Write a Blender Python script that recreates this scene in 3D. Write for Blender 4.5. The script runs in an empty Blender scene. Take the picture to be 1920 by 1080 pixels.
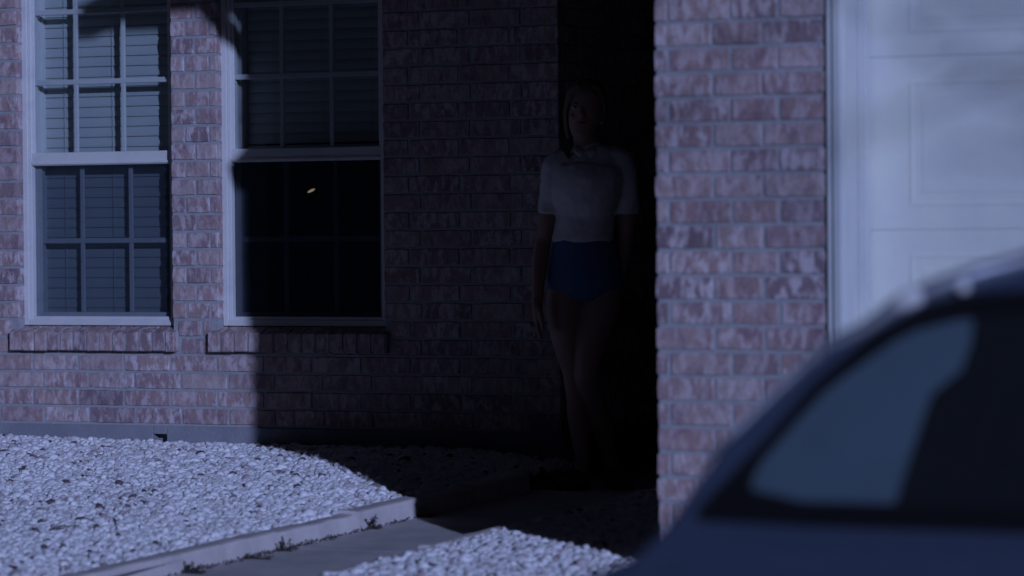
import bpy, bmesh, math, random
import numpy as np
from mathutils import Vector, Matrix, noise
random.seed(7); rng = np.random.default_rng(7)
sc = bpy.context.scene
col = sc.collection
R = math.radians
# ------------------------------------------------------------------ camera
F_PX = 6500.0
PSI, PITCH, ROLL, ZC = 0.43346, 0.015308, -0.008169, 1.04
Fv = Vector((-math.sin(PSI)*math.cos(PITCH), math.cos(PSI)*math.cos(PITCH), -math.sin(PITCH)))
R0 = Vector((math.cos(PSI), math.sin(PSI), 0)); U0 = R0.cross(Fv)
Rv = R0*math.cos(ROLL) + U0*math.sin(ROLL); Uv = -R0*math.sin(ROLL) + U0*math.cos(ROLL)
cam = bpy.data.cameras.new('camera'); co = bpy.data.objects.new('camera', cam); col.objects.link(co)
co.matrix_world = Matrix(((Rv.x, Uv.x, -Fv.x, 0), (Rv.y, Uv.y, -Fv.y, 0), (Rv.z, Uv.z, -Fv.z, ZC), (0, 0, 0, 1)))
cam.sensor_width = 36; cam.lens = F_PX/1920*36; cam.clip_start = .1; cam.clip_end = 2000
cam.dof.use_dof = True; cam.dof.focus_distance = 14.4; cam.dof.aperture_fstop = 2.45
sc.camera = co
# ------------------------------------------------------------------ world, sun, exposure
SUN_EL, SUN_AZ = R(16), R(44.42)
w = bpy.data.worlds.new('World'); sc.world = w; w.use_nodes = True
nt = w.node_tree; nt.nodes.clear()
sky = nt.nodes.new('ShaderNodeTexSky'); sky.sky_type = 'NISHITA'; sky.sun_disc = False
sky.sun_elevation = SUN_EL; sky.sun_rotation = R(180)-SUN_AZ
mx = nt.nodes.new('ShaderNodeMix'); mx.data_type = 'RGBA'; mx.blend_type = 'MULTIPLY'; mx.inputs[0].default_value = 1
mx.inputs[7].default_value = (.62, .62, 1.08, 1)
bg = nt.nodes.new('ShaderNodeBackground'); bg.inputs[1].default_value = .0013
wo = nt.nodes.new('ShaderNodeOutputWorld')
nt.links.new(sky.outputs[0], mx.inputs[6]); nt.links.new(mx.outputs[2], bg.inputs[0]); nt.links.new(bg.outputs[0], wo.inputs[0])
sd = bpy.data.lights.new('moonlight', 'SUN'); sd.energy = 2.25; sd.angle = R(.55); sd.color = (.45, .545, 1.0)
so = bpy.data.objects.new('moonlight', sd); col.objects.link(so)
sdir = Vector((-math.sin(SUN_AZ)*math.cos(SUN_EL), math.cos(SUN_AZ)*math.cos(SUN_EL), -math.sin(SUN_EL)))
so.rotation_euler = sdir.to_track_quat('-Z', 'Y').to_euler(); so.location = (6, -6, 8)
sc.view_settings.view_transform = 'Standard'; sc.view_settings.look = 'None'
sc.view_settings.exposure = 0; sc.view_settings.gamma = 1
# ------------------------------------------------------------------ helpers
O = Vector((0, 0, ZC))
def ray(px, py): return Fv + Rv*((px-960)/F_PX) - Uv*((py-540)/F_PX)
def onY(px, py, Y): r = ray(px, py); return O + r*(Y/r.y)
def onZ(px, py, z): r = ray(px, py); return O + r*((z-ZC)/r.z)
def tag(o, label=None, cat=None, group=None, kind=None):
    for k, v in (('label', label), ('category', cat), ('group', group), ('kind', kind)):
        if v: o[k] = v
    return o
def empty(name, loc=(0, 0, 0)):
    o = bpy.data.objects.new(name, None); o.empty_display_size = .1; col.objects.link(o); o.location = loc; return o
class MB:
    def __init__(s): s.v = []; s.f = []; s.a = []
    def add(s, vs, fs, a=0.0):
        n = len(s.v); s.v += [tuple(v) for v in vs]; s.f += [tuple(i+n for i in f) for f in fs]; s.a += [a]*len(vs)
    def box(s, x0, x1, y0, y1, z0, z1, a=0.0):
        if x0 > x1: x0, x1 = x1, x0
        if y0 > y1: y0, y1 = y1, y0
        if z0 > z1: z0, z1 = z1, z0
        s.add([(x0,y0,z0),(x1,y0,z0),(x1,y1,z0),(x0,y1,z0),(x0,y0,z1),(x1,y0,z1),(x1,y1,z1),(x0,y1,z1)],
              [(0,3,2,1),(4,5,6,7),(0,1,5,4),(1,2,6,5),(2,3,7,6),(3,0,4,7)], a)
    def tube(s, pts, ref=Vector((0,0,1)), n=10, a=0.0):
        # pts: (Vector, rx, ry); closed ends
        P = [Vector(p[0]) for p in pts]; vs = []
        for i, p in enumerate(pts):
            t = (P[min(i+1, len(P)-1)] - P[max(i-1, 0)]).normalized()
            ux = ref - t*ref.dot(t)
            ux = ux.normalized() if ux.length > 1e-4 else t.orthogonal().normalized()
            uy = t.cross(ux)
            for k in range(n):
                q = 2*math.pi*k/n
                vs.append(P[i] + ux*(p[1]*math.cos(q)) + uy*(p[2]*math.sin(q)))
        fs = []
        for i in range(len(pts)-1):
            for k in range(n):
                k2 = (k+1) % n
                fs.append((i*n+k, i*n+k2, (i+1)*n+k2, (i+1)*n+k))
        fs.append(tuple(reversed(range(n)))); fs.append(tuple((len(pts)-1)*n+k for k in range(n)))
        s.add(vs, fs, a)
    def build(s, name, mat, parent=None, bevel=0, smooth=False, loc=None):
        me = bpy.data.meshes.new(name); off = Vector(loc) if loc else Vector()
        me.from_pydata([tuple(Vector(v)-off) for v in s.v], [], s.f); me.update()
        at = me.attributes.new('bc', 'FLOAT', 'POINT'); at.data.foreach_set('value', s.a)
        if smooth: me.polygons.foreach_set('use_smooth', [True]*len(me.polygons))
        me.materials.append(mat)
        o = bpy.data.objects.new(name, me); col.objects.link(o); o.location = off
        if parent:
            o.parent = parent; o.matrix_parent_inverse = Matrix.Identity(4)
            base = world_loc(parent); o.location = off - base
        if bevel:
            m = o.modifiers.new('bevel', 'BEVEL'); m.width = bevel; m.segments = 2; m.limit_method = 'ANGLE'
        return o
def world_loc(o):
    v = Vector(o.location)
    while o.parent: o = o.parent; v += Vector(o.location)
    return v
# ------------------------------------------------------------------ materials
def mat(name, base, rough=.7, metal=0., spec=.5, coat=0., bump=None, var=None, emit=None):
    """bump=(scale,strength,dist)  var=(scale, colour2, lo, hi, (sx,sy,sz))"""
    m = bpy.data.materials.new(name); m.use_nodes = True; nt = m.node_tree; N = nt.nodes; L = nt.links
    b = N['Principled BSDF']; b.inputs['Base Color'].default_value = (*base, 1); b.inputs['Roughness'].default_value = rough
    b.inputs['Metallic'].default_value = metal; b.inputs['Specular IOR Level'].default_value = spec; b.inputs['Coat Weight'].default_value = coat
    tc = N.new('ShaderNodeTexCoord')
    if var:
        mp = N.new('ShaderNodeMapping'); mp.inputs['Scale'].default_value = var[4] if len(var) > 4 else (1, 1, 1)
        L.new(tc.outputs['Object'], mp.inputs[0])
        no = N.new('ShaderNodeTexNoise'); no.inputs['Scale'].default_value = var[0]; no.inputs['Detail'].default_value = 6
        no.inputs['Roughness'].default_value = .65
        L.new(mp.outputs[0], no.inputs['Vector'])
        mr = N.new('ShaderNodeMapRange'); mr.inputs[1].default_value = var[2]; mr.inputs[2].default_value = var[3]
        L.new(no.outputs[0], mr.inputs[0])
        mi = N.new('ShaderNodeMix'); mi.data_type = 'RGBA'; mi.inputs[6].default_value = (*base, 1); mi.inputs[7].default_value = (*var[1], 1)
        L.new(mr.outputs[0], mi.inputs[0]); L.new(mi.outputs[2], b.inputs['Base Color'])
    if bump:
        nb = N.new('ShaderNodeTexNoise'); nb.inputs['Scale'].default_value = bump[0]; nb.inputs['Detail'].default_value = 8
        L.new(tc.outputs['Object'], nb.inputs['Vector'])
        bu = N.new('ShaderNodeBump'); bu.inputs['Strength'].default_value = bump[1]; bu.inputs['Distance'].default_value = bump[2]
        L.new(nb.outputs[0], bu.inputs['Height']); L.new(bu.outputs[0], b.inputs['Normal'])
    if emit:
        b.inputs['Emission Color'].default_value = (*emit[0], 1); b.inputs['Emission Strength'].default_value = emit[1]
    return m
def brick_mat():
    m = bpy.data.materials.new('tumbled_brick'); m.use_nodes = True; nt = m.node_tree; N = nt.nodes; L = nt.links
    b = N['Principled BSDF']; b.inputs['Roughness'].default_value = .9; b.inputs['Specular IOR Level'].default_value = .2
    at = N.new('ShaderNodeAttribute'); at.attribute_name = 'bc'
    tc = N.new('ShaderNodeTexCoord')
    cr = N.new('ShaderNodeValToRGB'); e = cr.color_ramp.elements
    e[0].position = 0; e[0].color = (.34, .25, .25, 1); e[1].position = 1; e[1].color = (.51, .405, .39, 1)
    for p, c in ((.06, (.27, .20, .22, 1)), (.12, (.36, .26, .27, 1)), (.4, (.43, .295, .29, 1)), (.7, (.46, .33, .32, 1)), (.88, (.50, .39, .38, 1))):
        q = e.new(p); q.color = c
    L.new(at.outputs['Fac'], cr.inputs[0])
    # offset noise by the brick's own value so that no two bricks carry the same streaks
    cmb = N.new('ShaderNodeCombineXYZ'); mul = N.new('ShaderNodeMath'); mul.operation = 'MULTIPLY'; mul.inputs[1].default_value = 37
    L.new(at.outputs['Fac'], mul.inputs[0])
    for i in range(3): L.new(mul.outputs[0], cmb.inputs[i])
    ad = N.new('ShaderNodeVectorMath'); ad.operation = 'ADD'; L.new(tc.outputs['Object'], ad.inputs[0]); L.new(cmb.outputs[0], ad.inputs[1])
    def streak(scale, vec, lo, hi, det=6, dist=0):
        mp = N.new('ShaderNodeMapping'); mp.inputs['Scale'].default_value = vec; L.new(ad.outputs[0], mp.inputs[0])
        no = N.new('ShaderNodeTexNoise'); no.inputs['Scale'].default_value = scale; no.inputs['Detail'].default_value = det
        no.inputs['Roughness'].default_value = .62; no.inputs['Distortion'].default_value = dist; L.new(mp.outputs[0], no.inputs['Vector'])
        mr = N.new('ShaderNodeMapRange'); mr.inputs[1].default_value = lo; mr.inputs[2].default_value = hi; L.new(no.outputs[0], mr.inputs[0])
        return mr.outputs[0]
    pale = streak(36, (1.0, 1.0, .45), .45, .60, 4, .3)
    dark = streak(23, (1.0, 1.0, .55), .50, .68, 6, .6)
    fine = streak(160, (1, 1, .6), .35, .75, 3)
    m1 = N.new('ShaderNodeMix'); m1.data_type = 'RGBA'; m1.inputs[7].default_value = (.24, .15, .19, 1)
    k1 = N.new('ShaderNodeMath'); k1.operation = 'MULTIPLY'; k1.inputs[1].default_value = .7; L.new(dark, k1.inputs[0])
    L.new(k1.outputs[0], m1.inputs[0]); L.new(cr.outputs[0], m1.inputs[6])
    m2 = N.new('ShaderNodeMix'); m2.data_type = 'RGBA'; m2.inputs[7].default_value = (.72, .63, .65, 1)
    k2 = N.new('ShaderNodeMath'); k2.operation = 'MULTIPLY'; k2.inputs[1].default_value = .88; L.new(pale, k2.inputs[0])
    fm = N.new('ShaderNodeMath'); fm.operation = 'MULTIPLY'; fm.inputs[1].default_value = 91.7; L.new(at.outputs['Fac'], fm.inputs[0])
    fc = N.new('ShaderNodeMath'); fc.operation = 'FRACT'; L.new(fm.outputs[0], fc.inputs[0])
    fr_ = N.new('ShaderNodeMapRange'); fr_.inputs[3].default_value = .45; fr_.inputs[4].default_value = 1.1; L.new(fc.outputs[0], fr_.inputs[0])
    k3 = N.new('ShaderNodeMath'); k3.operation = 'MULTIPLY'; L.new(k2.outputs[0], k3.inputs[0]); L.new(fr_.outputs[0], k3.inputs[1])
    L.new(k3.outputs[0], m2.inputs[0]); L.new(m1.outputs[2], m2.inputs[6])
    m4 = N.new('ShaderNodeMix'); m4.data_type = 'RGBA'; m4.blend_type = 'MULTIPLY'; m4.inputs[0].default_value = 1
    sn = N.new('ShaderNodeTexNoise'); sn.inputs['Scale'].default_value = 2.3; sn.inputs['Detail'].default_value = 5; L.new(tc.outputs['Object'], sn.inputs['Vector'])
    sr = N.new('ShaderNodeValToRGB'); sr.color_ramp.elements[0].position = .38; sr.color_ramp.elements[0].color = (.88, .89, .92, 1); sr.color_ramp.elements[1].position = .62; sr.color_ramp.elements[1].color = (1, 1, 1, 1)
    L.new(sn.outputs[0], sr.inputs[0]); L.new(sr.outputs[0], m4.inputs[7])
    m3 = N.new('ShaderNodeMix'); m3.data_type = 'RGBA'; m3.blend_type = 'MULTIPLY'; m3.inputs[0].default_value = .15
    L.new(m2.outputs[2], m3.inputs[6]); L.new(fine, m3.inputs[7]); L.new(m3.outputs[2], m4.inputs[6]); L.new(m4.outputs[2], b.inputs['Base Color'])
    nb = N.new('ShaderNodeTexNoise'); nb.inputs['Scale'].default_value = 75; nb.inputs['Detail'].default_value = 8; L.new(ad.outputs[0], nb.inputs['Vector'])
    bu = N.new('ShaderNodeBump'); bu.inputs['Strength'].default_value = .55; bu.inputs['Distance'].default_value = .005
    L.new(nb.outputs[0], bu.inputs['Height']); L.new(bu.outputs[0], b.inputs['Normal'])
    return m
def glass_mat(name, tint, gloss=1.0, dust=0., rough=0.):
    m = bpy.data.materials.new(name); m.use_nodes = True; nt = m.node_tree; N = nt.nodes; L = nt.links; N.clear()
    o = N.new('ShaderNodeOutputMaterial'); t = N.new('ShaderNodeBsdfTransparent'); t.inputs[0].default_value = (*tint, 1)
    g = N.new('ShaderNodeBsdfGlossy'); g.inputs['Roughness'].default_value = rough; g.inputs[0].default_value = (gloss, gloss, gloss, 1)
    lw = N.new('ShaderNodeLayerWeight'); lw.inputs[0].default_value = .5
    pw = N.new('ShaderNodeMath'); pw.operation = 'POWER'; pw.inputs[1].default_value = 5; L.new(lw.outputs['Facing'], pw.inputs[0])
    fr = N.new('ShaderNodeMapRange'); fr.inputs[3].default_value = .045; fr.inputs[4].default_value = 1; L.new(pw.outputs[0], fr.inputs[0])
    mi = N.new('ShaderNodeMixShader'); L.new(fr.outputs[0], mi.inputs[0]); L.new(t.outputs[0], mi.inputs[1]); L.new(g.outputs[0], mi.inputs[2])
    if dust:
        d = N.new('ShaderNodeBsdfDiffuse'); d.inputs[0].default_value = (.4, .45, .5, 1)
        m2 = N.new('ShaderNodeMixShader'); m2.inputs[0].default_value = dust
        L.new(mi.outputs[0], m2.inputs[1]); L.new(d.outputs[0], m2.inputs[2]); L.new(m2.outputs[0], o.inputs[0])
    else: L.new(mi.outputs[0], o.inputs[0])
    return m
M = dict(
    brick=brick_mat(),
    mortar=mat('mortar', (.375, .39, .41), .95, spec=.1, bump=(220, .6, .003), var=(35, (.30, .315, .34), .4, .7)),
    found=mat('foundation_concrete', (.22, .235, .27), .92, bump=(90, .5, .006), var=(5, (.29, .30, .33), .4, .65)),
    white=mat('white_vinyl', (.66, .67, .66), .45, bump=(60, .12, .002), var=(8, (.56, .58, .60), .5, .75)),
    white_mottled=mat('white_painted_wood', (.66, .68, .65), .5, bump=(60, .12, .002), var=(3.2, (.47, .52, .56), .42, .75, (1.6, 1, .45))),  # bluish grey mottling stretched along the height
    door=mat('garage_door_paint', (.82, .85, .77), .5, bump=(40, .1, .002), var=(2.2, (.70, .73, .72), .4, .72)),
    slat=mat('blind_slat', (.45, .48, .47), .5, var=(7, (.40, .44, .45), .4, .7)),
    rod=mat('blind_cord', (.45, .5, .5), .8),
    glass=glass_mat('window_glass', (.82, .87, .89)),
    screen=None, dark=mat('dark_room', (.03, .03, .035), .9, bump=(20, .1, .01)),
    gutter=mat('gutter_metal', (.10, .10, .12), .5, bump=(50, .1, .002)),
    roof=mat('roof_shingle', (.08, .075, .075), .95, bump=(30, .6, .01)),
    concrete=mat('walk_concrete', (.62, .59, .58), .93, bump=(120, .45, .004), var=(4, (.44, .43, .44), .36, .66)),
    kerb=mat('kerb_concrete', (.62, .585, .57), .93, bump=(90, .4, .004), var=(6, (.50, .475, .47), .42, .7)),
    soil=mat('soil', (.03, .032, .028), .98, bump=(60, .8, .01)),
    stone=None,
    skin=mat('skin', (.36, .22, .18), .5, bump=(200, .05, .001)),
    shirt=mat('white_cotton', (.76, .74, .76), .85, bump=(120, .2, .003), var=(9, (.68, .66, .70), .4, .7)),
    denim=mat('blue_denim', (.075, .16, .33), .85, bump=(300, .3, .002), var=(12, (.09, .17, .34), .4, .7)),
    hair=mat('hair', (.16, .11, .075), .55, bump=(160, .6, .004)),
    shoe=mat('shoe', (.10, .09, .085), .7, bump=(100, .2, .002)),
    pearl=mat('earring_pearl', (.8, .8, .82), .3),
    paint=mat('car_paint', (.055, .075, .12), .35, metal=.2, coat=1.0, var=(40, (.06, .08, .125), .4, .6)),
    rail=mat('satin_metal', (.52, .56, .62), .36, metal=.8),
    chrome=mat('car_trim_metal', (.55, .55, .57), .25, metal=1.),
    rubber=mat('rubber', (.015, .015, .017), .85, bump=(80, .2, .002)),
    frit=mat('black_trim', (.008, .008, .010), .5, spec=.2),
    carglass=glass_mat('car_glass', (.60, .68, .74), .8, dust=.035),
    seat=mat('seat_cloth', (.02, .022, .03), .9, bump=(90, .3, .003)),
    glass_light=mat('glass_light_paint', (.20, .25, .27), .9, bump=(150, .2, .002), var=(5, (.165, .21, .235), .4, .7)),
    weed=mat('weed_leaf', (.035, .04, .03), .8, var=(30, (.07, .05, .045), .4, .7)),
    twig=mat('dry_twig', (.10, .07, .06), .9),
    leaf=mat('dead_leaf', (.16, .09, .085), .85, var=(60, (.10, .06, .06), .4, .6)),
    bark=mat('bark', (.12, .10, .09), .95, bump=(25, .7, .02)),
    bulb=mat('lit_bulb', (.9, .8, .6), .5, emit=((1.0, .74, .42), .8)),
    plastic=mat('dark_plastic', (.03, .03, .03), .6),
)
def screen_mat(fac=.36):
    m = bpy.data.materials.new('insect_screen'); m.use_nodes = True; N = m.node_tree.nodes; L = m.node_tree.links; N.clear()
    o = N.new('ShaderNodeOutputMaterial'); t = N.new('ShaderNodeBsdfTransparent'); t.inputs[0].default_value = (.78, .82, .88, 1)
    d = N.new('ShaderNodeBsdfDiffuse'); d.inputs[0].default_value = (.035, .045, .06, 1)
    mi = N.new('ShaderNodeMixShader'); mi.inputs[0].default_value = fac
    L.new(t.outputs[0], mi.inputs[1]); L.new(d.outputs[0], mi.inputs[2]); L.new(mi.outputs[0], o.inputs[0]); return m
M['screen'] = screen_mat(); M['screen_shaded'] = screen_mat(.62)  # denser copy puts the right window's shade into its screen
def stone_mat():
    m = mat('white_marble_chips', (.80, .80, .81), .85, spec=.2, bump=(150, .2, .003)); N = m.node_tree.nodes; L = m.node_tree.links
    at = N.new('ShaderNodeAttribute'); at.attribute_name = 'bc'; cr = N.new('ShaderNodeValToRGB'); e = cr.color_ramp.elements
    e[0].color = (.10, .085, .09, 1); e[1].color = (.86, .87, .88, 1)
    for p, c in ((.020, (.13, .10, .11, 1)), (.034, (.45, .37, .38, 1)), (.10, (.64, .63, .66, 1)), (.4, (.74, .75, .77, 1)), (.8, (.82, .83, .85, 1))):
        q = e.new(p); q.color = c
    L.new(at.outputs['Fac'], cr.inputs[0]); L.new(cr.outputs[0], N['Principled BSDF'].inputs['Base Color']); return m
M['stone'] = stone_mat()

YL, YP = 13.098, 9.763        # brick faces: the wall with the windows, the garage front
CH = .0767; BL = .235; ZB = .218; J = .009
XC = -4.036                   # garage corner
XE = -5.842                   # end of the window wall (entry recess begins)
def g(Y): return .035-.045*max(0., 12.4-max(Y, 9.5)) - .0485*max(0., 9.5-max(Y, 5.9))
# ------------------------------------------------------------------ terrain
def sheet(name, x0, x1, y0, y1, dz, m, nx=2, ny=40, thick=0, amp=0, kind='structure'):
    mb = MB(); vs = []; fs = []
    for j in range(ny+1):
        y = y0+(y1-y0)*j/ny
        for i in range(nx+1):
            x = x0+(x1-x0)*i/nx
            vs.append((x, y, g(y)+dz+(amp*noise.noise(Vector((x*1.3, y*1.3, 0))) if amp else 0)))
    for j in range(ny):
        for i in range(nx):
            a = j*(nx+1)+i; fs.append((a, a+1, a+nx+2, a+nx+1))
    mb.add(vs, fs); o = mb.build(name, m); tag(o, kind=kind)
    if thick: md = o.modifiers.new('thick', 'SOLIDIFY'); md.thickness = thick; md.offset = -1
    return o
gb = MB(); ys = [-1000, -60, 0, 5]+[5+i*.37 for i in range(1, 21)]+[14, 60, 1000]; vs = []; fs = []
for y in ys:
    for x in (-1000, -60, -9, -3, 3, 60, 1000): vs.append((x, y, g(y)-.06))
for j in range(len(ys)-1):
    for i in range(6): a = j*7+i; fs.append((a, a+1, a+8, a+7))
gb.add(vs, fs); tag(gb.build('ground', M['soil']), kind='structure')
WX0, WX1 = -5.705, -5.020
def kx(y): return -.068*(11.75-np.clip(y, 6.0, 12.4))
sheet('walkway', WX0-.3, WX1+.02, 2.0, 10.62, 0.0, M['concrete'], thick=.1); sheet('walkway', WX0-.05, WX1+.02, 10.625, 12.4, 0.0, M['concrete'], thick=.1)
pb = MB(); pb.box(XE-.3, XC, 12.404, YL, -.1, .008); pb.box(XE, XC, YL, 14.6, -.1, .008); tag(pb.build('porch_slab', M['concrete'], bevel=.006), kind='structure')
sheet('driveway', -3.62, 3.0, 2.0, YP+.16, -.012, mat('driveway_concrete', (.26, .255, .25), .93, bump=(120, .45, .004), var=(3, (.18, .18, .18), .4, .68)), thick=.1)
# kerbs: slabs laid end to end with chipped joints
def kerb(x0, x1, segs, hgt, sh=False):
    mb = MB(); y = segs[0]
    for y2 in segs[1:]:
        n = max(2, int((y2-y-.01)/.05)); jx = random.uniform(-.0025, .0025); jz = random.uniform(-.006, .006)
        vs = []; fs = []
        for i in range(n+1):
            yy = y+.005+(y2-y-.01)*i/n; r = .012
            pr = [(x0, -.08), (x0, hgt-r), (x0+r*.3, hgt-r*.3), (x0+r, hgt), ((x0+x1)/2, hgt+.001), (x1-r, hgt), (x1-r*.3, hgt-r*.3), (x1, hgt-r), (x1, -.08)]
            for k, (x, z) in enumerate(pr):
                e = .0065 if 1 < k < 8 else .003
                vs.append((x+jx+(float(kx(yy)) if sh else 0)+e*noise.noise(Vector((x*9, yy*14, z*9))), yy, g(yy)+z+jz+e*noise.noise(Vector((x*7+5, yy*17, 3)))))
            if i:
                for k in range(8): a = (i-1)*9+k; fs.append((a, a+9, a+10, a+1))
        fs.append(tuple(range(9))); fs.append(tuple(reversed(range(n*9, n*9+9))))
        mb.add(vs, fs); y = y2
    o = mb.build('kerb', M['kerb'], smooth=False); tag(o, kind='structure')
    return o
kerb(WX0-.085, WX0+.002, [6.0, 7.1, 8.05, 9.0, 9.85, 10.55, 11.07, 11.52, 11.93, 12.38], .068, True)
kerb(WX1-.002, WX1+.058, [6.0, 7.3, 8.4, 9.4, 10.3, 11.3, 12.38], .066, True)
# ------------------------------------------------------------------ gravel
def bedz_left(x, y):
    t = np.clip((y-10.9)/2.1, 0, 1); t = t*t*(3-2*t); s = np.clip((WX0+kx(y)-.085-x)/.5, 0, 1)
    gg = .035-.045*np.maximum(0, 12.4-np.maximum(y, 9.5)) - .0485*np.maximum(0, 9.5-y)
    return gg + .055 + s*(.015+.052*t) - .022*t*np.clip((x+8.7)/1.3, 0, 1)*s
def bedz_right(x, y):
    gg = .035-.045*np.maximum(0, 12.4-np.maximum(y, 9.5)) - .0485*np.maximum(0, 9.5-y); return gg + .058 + .045*np.clip((x-WX1-.06)/.9, 0, 1)
def ico(sub):
    bm = bmesh.new(); bmesh.ops.create_icosphere(bm, subdivisions=sub, radius=1)
    v = np.array([p.co[:] for p in bm.verts]); f = np.array([[p.index for p in q.verts] for q in bm.faces]); bm.free(); return v, f
def stones(name, pts, zf, r0, r1):
    v0, f0 = ico(2); nv = len(v0); var = []
    for k in range(10):
        q = v0.copy()
        for _ in range(7):                                   # knock flats off the ball: broken chips
            n = rng.normal(size=3); n /= np.linalg.norm(n); d = rng.uniform(.55, .85)
            h = q@n; q -= np.outer(np.maximum(h-d, 0), n)
        var.append(q)
    var = np.array(var); n = len(pts)
    z = zf(pts[:, 0], pts[:, 1]) + rng.uniform(-.006, .006, n)
    rad = rng.uniform(r0, r1, n)*np.where(rng.random(n) < .12, 1.35, 1)
    q = rng.normal(size=(n, 4)); q /= np.linalg.norm(q, axis=1)[:, None]; a, b, c, d = q.T
    Rm = np.stack([np.stack([1-2*(c*c+d*d), 2*(b*c-a*d), 2*(b*d+a*c)], -1), np.stack([2*(b*c+a*d), 1-2*(b*b+d*d), 2*(c*d-a*b)], -1),
                   np.stack([2*(b*d-a*c), 2*(c*d+a*b), 1-2*(b*b+c*c)], -1)], 1)
    scl = np.stack([rng.uniform(.85, 1.2, n), rng.uniform(.8, 1.1, n), rng.uniform(.6, .95, n)], -1)*rad[:, None]
    V = var[rng.integers(0, 10, n)]*scl[:, None, :]
    V = np.einsum('nij,nkj->nki', Rm, V); V[:, :, 2] *= .88
    V += np.stack([pts[:, 0], pts[:, 1], z], -1)[:, None, :]
    Fc = (f0[None] + (np.arange(n)*nv)[:, None, None]).reshape(-1, 3)
    me = bpy.data.meshes.new(name); me.vertices.add(n*nv); me.vertices.foreach_set('co', V.reshape(-1).astype('f'))
    nf = len(Fc); me.loops.add(nf*3); me.loops.foreach_set('vertex_index', Fc.reshape(-1).astype('i'))
    me.polygons.add(nf); me.polygons.foreach_set('loop_start', np.arange(0, nf*3, 3).astype('i')); me.polygons.foreach_set('loop_total', np.full(nf, 3, 'i'))
    me.update(calc_edges=True); me.validate()
    at = me.attributes.new('bc', 'FLOAT', 'POINT'); at.data.foreach_set('value', np.repeat(rng.random(n), nv).astype('f'))
    me.materials.append(M['stone'])
    o = bpy.data.objects.new(name, me); col.objects.link(o); return o
def scatter(x0, x1, y0, y1, sp, keep):
    xs = np.arange(x0, x1, sp); ysn = np.arange(y0, y1, sp*.92); X, Y = np.meshgrid(xs, ysn); X = X + (np.arange(len(ysn)) % 2)[:, None]*sp/2
    X = X.ravel()+rng.uniform(-.35, .35, X.size)*sp; Y = Y.ravel()+rng.uniform(-.35, .35, Y.size)*sp
    k = keep(X, Y); return np.stack([X[k], Y[k]], -1)
left_pts = scatter(-9.3, WX0-.04, 8.9, YL-.004, .0228, lambda x, y: (x > -6.65-(y-8.9)*.62) & (x < WX0+kx(y)-.080+rng.normal(0, .006, x.shape)))
tag(stones('white_gravel', left_pts, bedz_left, .0100, .0235), 'white marble gravel heaped under the windows left of the walkway', 'gravel', kind='stuff')
right_pts = scatter(WX1-.12, XC+.01, 8.6, 12.3, .0228, lambda x, y: (x > WX1+kx(y)+.052+rng.normal(0, .006, x.shape)) & ((y < YP+.0) | (x < XC-.015)))
right_pts = np.concatenate([right_pts, scatter(XC, -3.63, 8.6, YP-.01, .0228, lambda x, y: x < 9)])
tag(stones('white_gravel', right_pts, bedz_right, .0100, .0235), 'white marble gravel strip between the walkway and the garage pillar', 'gravel', kind='stuff')
def bed(name, x0, x1, y0, y1, zf, dz):
    mb = MB(); nx, ny = 30, 50; vs = []; fs = []
    for j in range(ny+1):
        for i in range(nx+1):
            x = x0+(x1-x0)*i/nx; y = y0+(y1-y0)*j/ny; vs.append((x, y, float(zf(np.array(x), np.array(y)))-dz))
    for j in range(ny):
        for i in range(nx): a = j*(nx+1)+i; fs.append((a, a+1, a+nx+2, a+nx+1))
    mb.add(vs, fs); o = mb.build(name, mat('gravel_dust', (.42, .40, .41), .95, bump=(120, .8, .01), var=(50, (.2, .18, .18), .4, .7)), smooth=True); tag(o, kind='structure')
bed('gravel_bed_ground', -9.6, WX0-.12, 8.75, YL, bedz_left, .010)
bed('gravel_bed_ground', WX1+.03, XC+.05, 8.55, 12.4, bedz_right, .010)
bed('gravel_bed_ground', XC+.05, -3.62, 8.55, YP-.003, bedz_right, .012)

# ------------------------------------------------------------------ house
house = empty('brick_house', (XC, YP, 0))
tag(house, 'pink brick house with white framed windows, a dark recessed entry and a white garage door', 'house')
def brick(mb, fr, u0, u1, v0, v1, depth=.085, w0=0.0):
    a = random.random(); jit = .0012; w = w0+random.uniform(-.0018, .0018)
    nu = max(1, int((u1-u0)/.05)); out = []
    for i in range(nu): out.append((u0+(u1-u0)*i/nu, v0))
    out.append((u1, v0)); out.append((u1, (v0+v1)/2))
    for i in range(nu): out.append((u1-(u1-u0)*i/nu, v1))
    out.append((u0, v1)); out.append((u0, (v0+v1)/2))
    n = len(out); uc, vc = (u0+u1)/2, (v0+v1)/2; A = []; B = []; Cc = []
    for (u, v) in out:
        corner = (u in (u0, u1)) and (v in (v0, v1))
        ju, jv = random.uniform(-jit, jit), random.uniform(-jit, jit)
        k = .0014 if corner else 0
        uu = u+ju-math.copysign(k, u-uc); vv = v+jv-math.copysign(k, v-vc)
        A.append(fr(uu, vv, w-.005+random.uniform(-.001, .001)))
        ins = .003
        B.append(fr(uu-math.copysign(min(ins, abs(u-uc)), u-uc) if abs(u-uc) > 1e-6 else uu, vv-(math.copysign(ins, v-vc) if abs(v-vc) > 1e-6 else 0), w+random.uniform(-.0008, .0008)))
        Cc.append(fr(u, v, w-depth))
    fs = [tuple(range(2*n, 3*n))]
    for i in range(n):
        j = (i+1) % n
        fs.append((i, j, n+j, n+i)); fs.append((n+i, n+j, 2*n+j, 2*n+i))
    mb.add(Cc+A+B, fs, a)
frL = lambda u, v, w: (u, YL-w, v)
frP = lambda u, v, w: (u, YP-w, v)
frS = lambda u, v, w: (XC-w, YP+.09+u, v)          # garage side, faces left
frE = lambda u, v, w: (XE+w, YL+.09+u, v)          # entry recess left side, faces right
def zc(k): return ZB+CH*k
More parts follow.
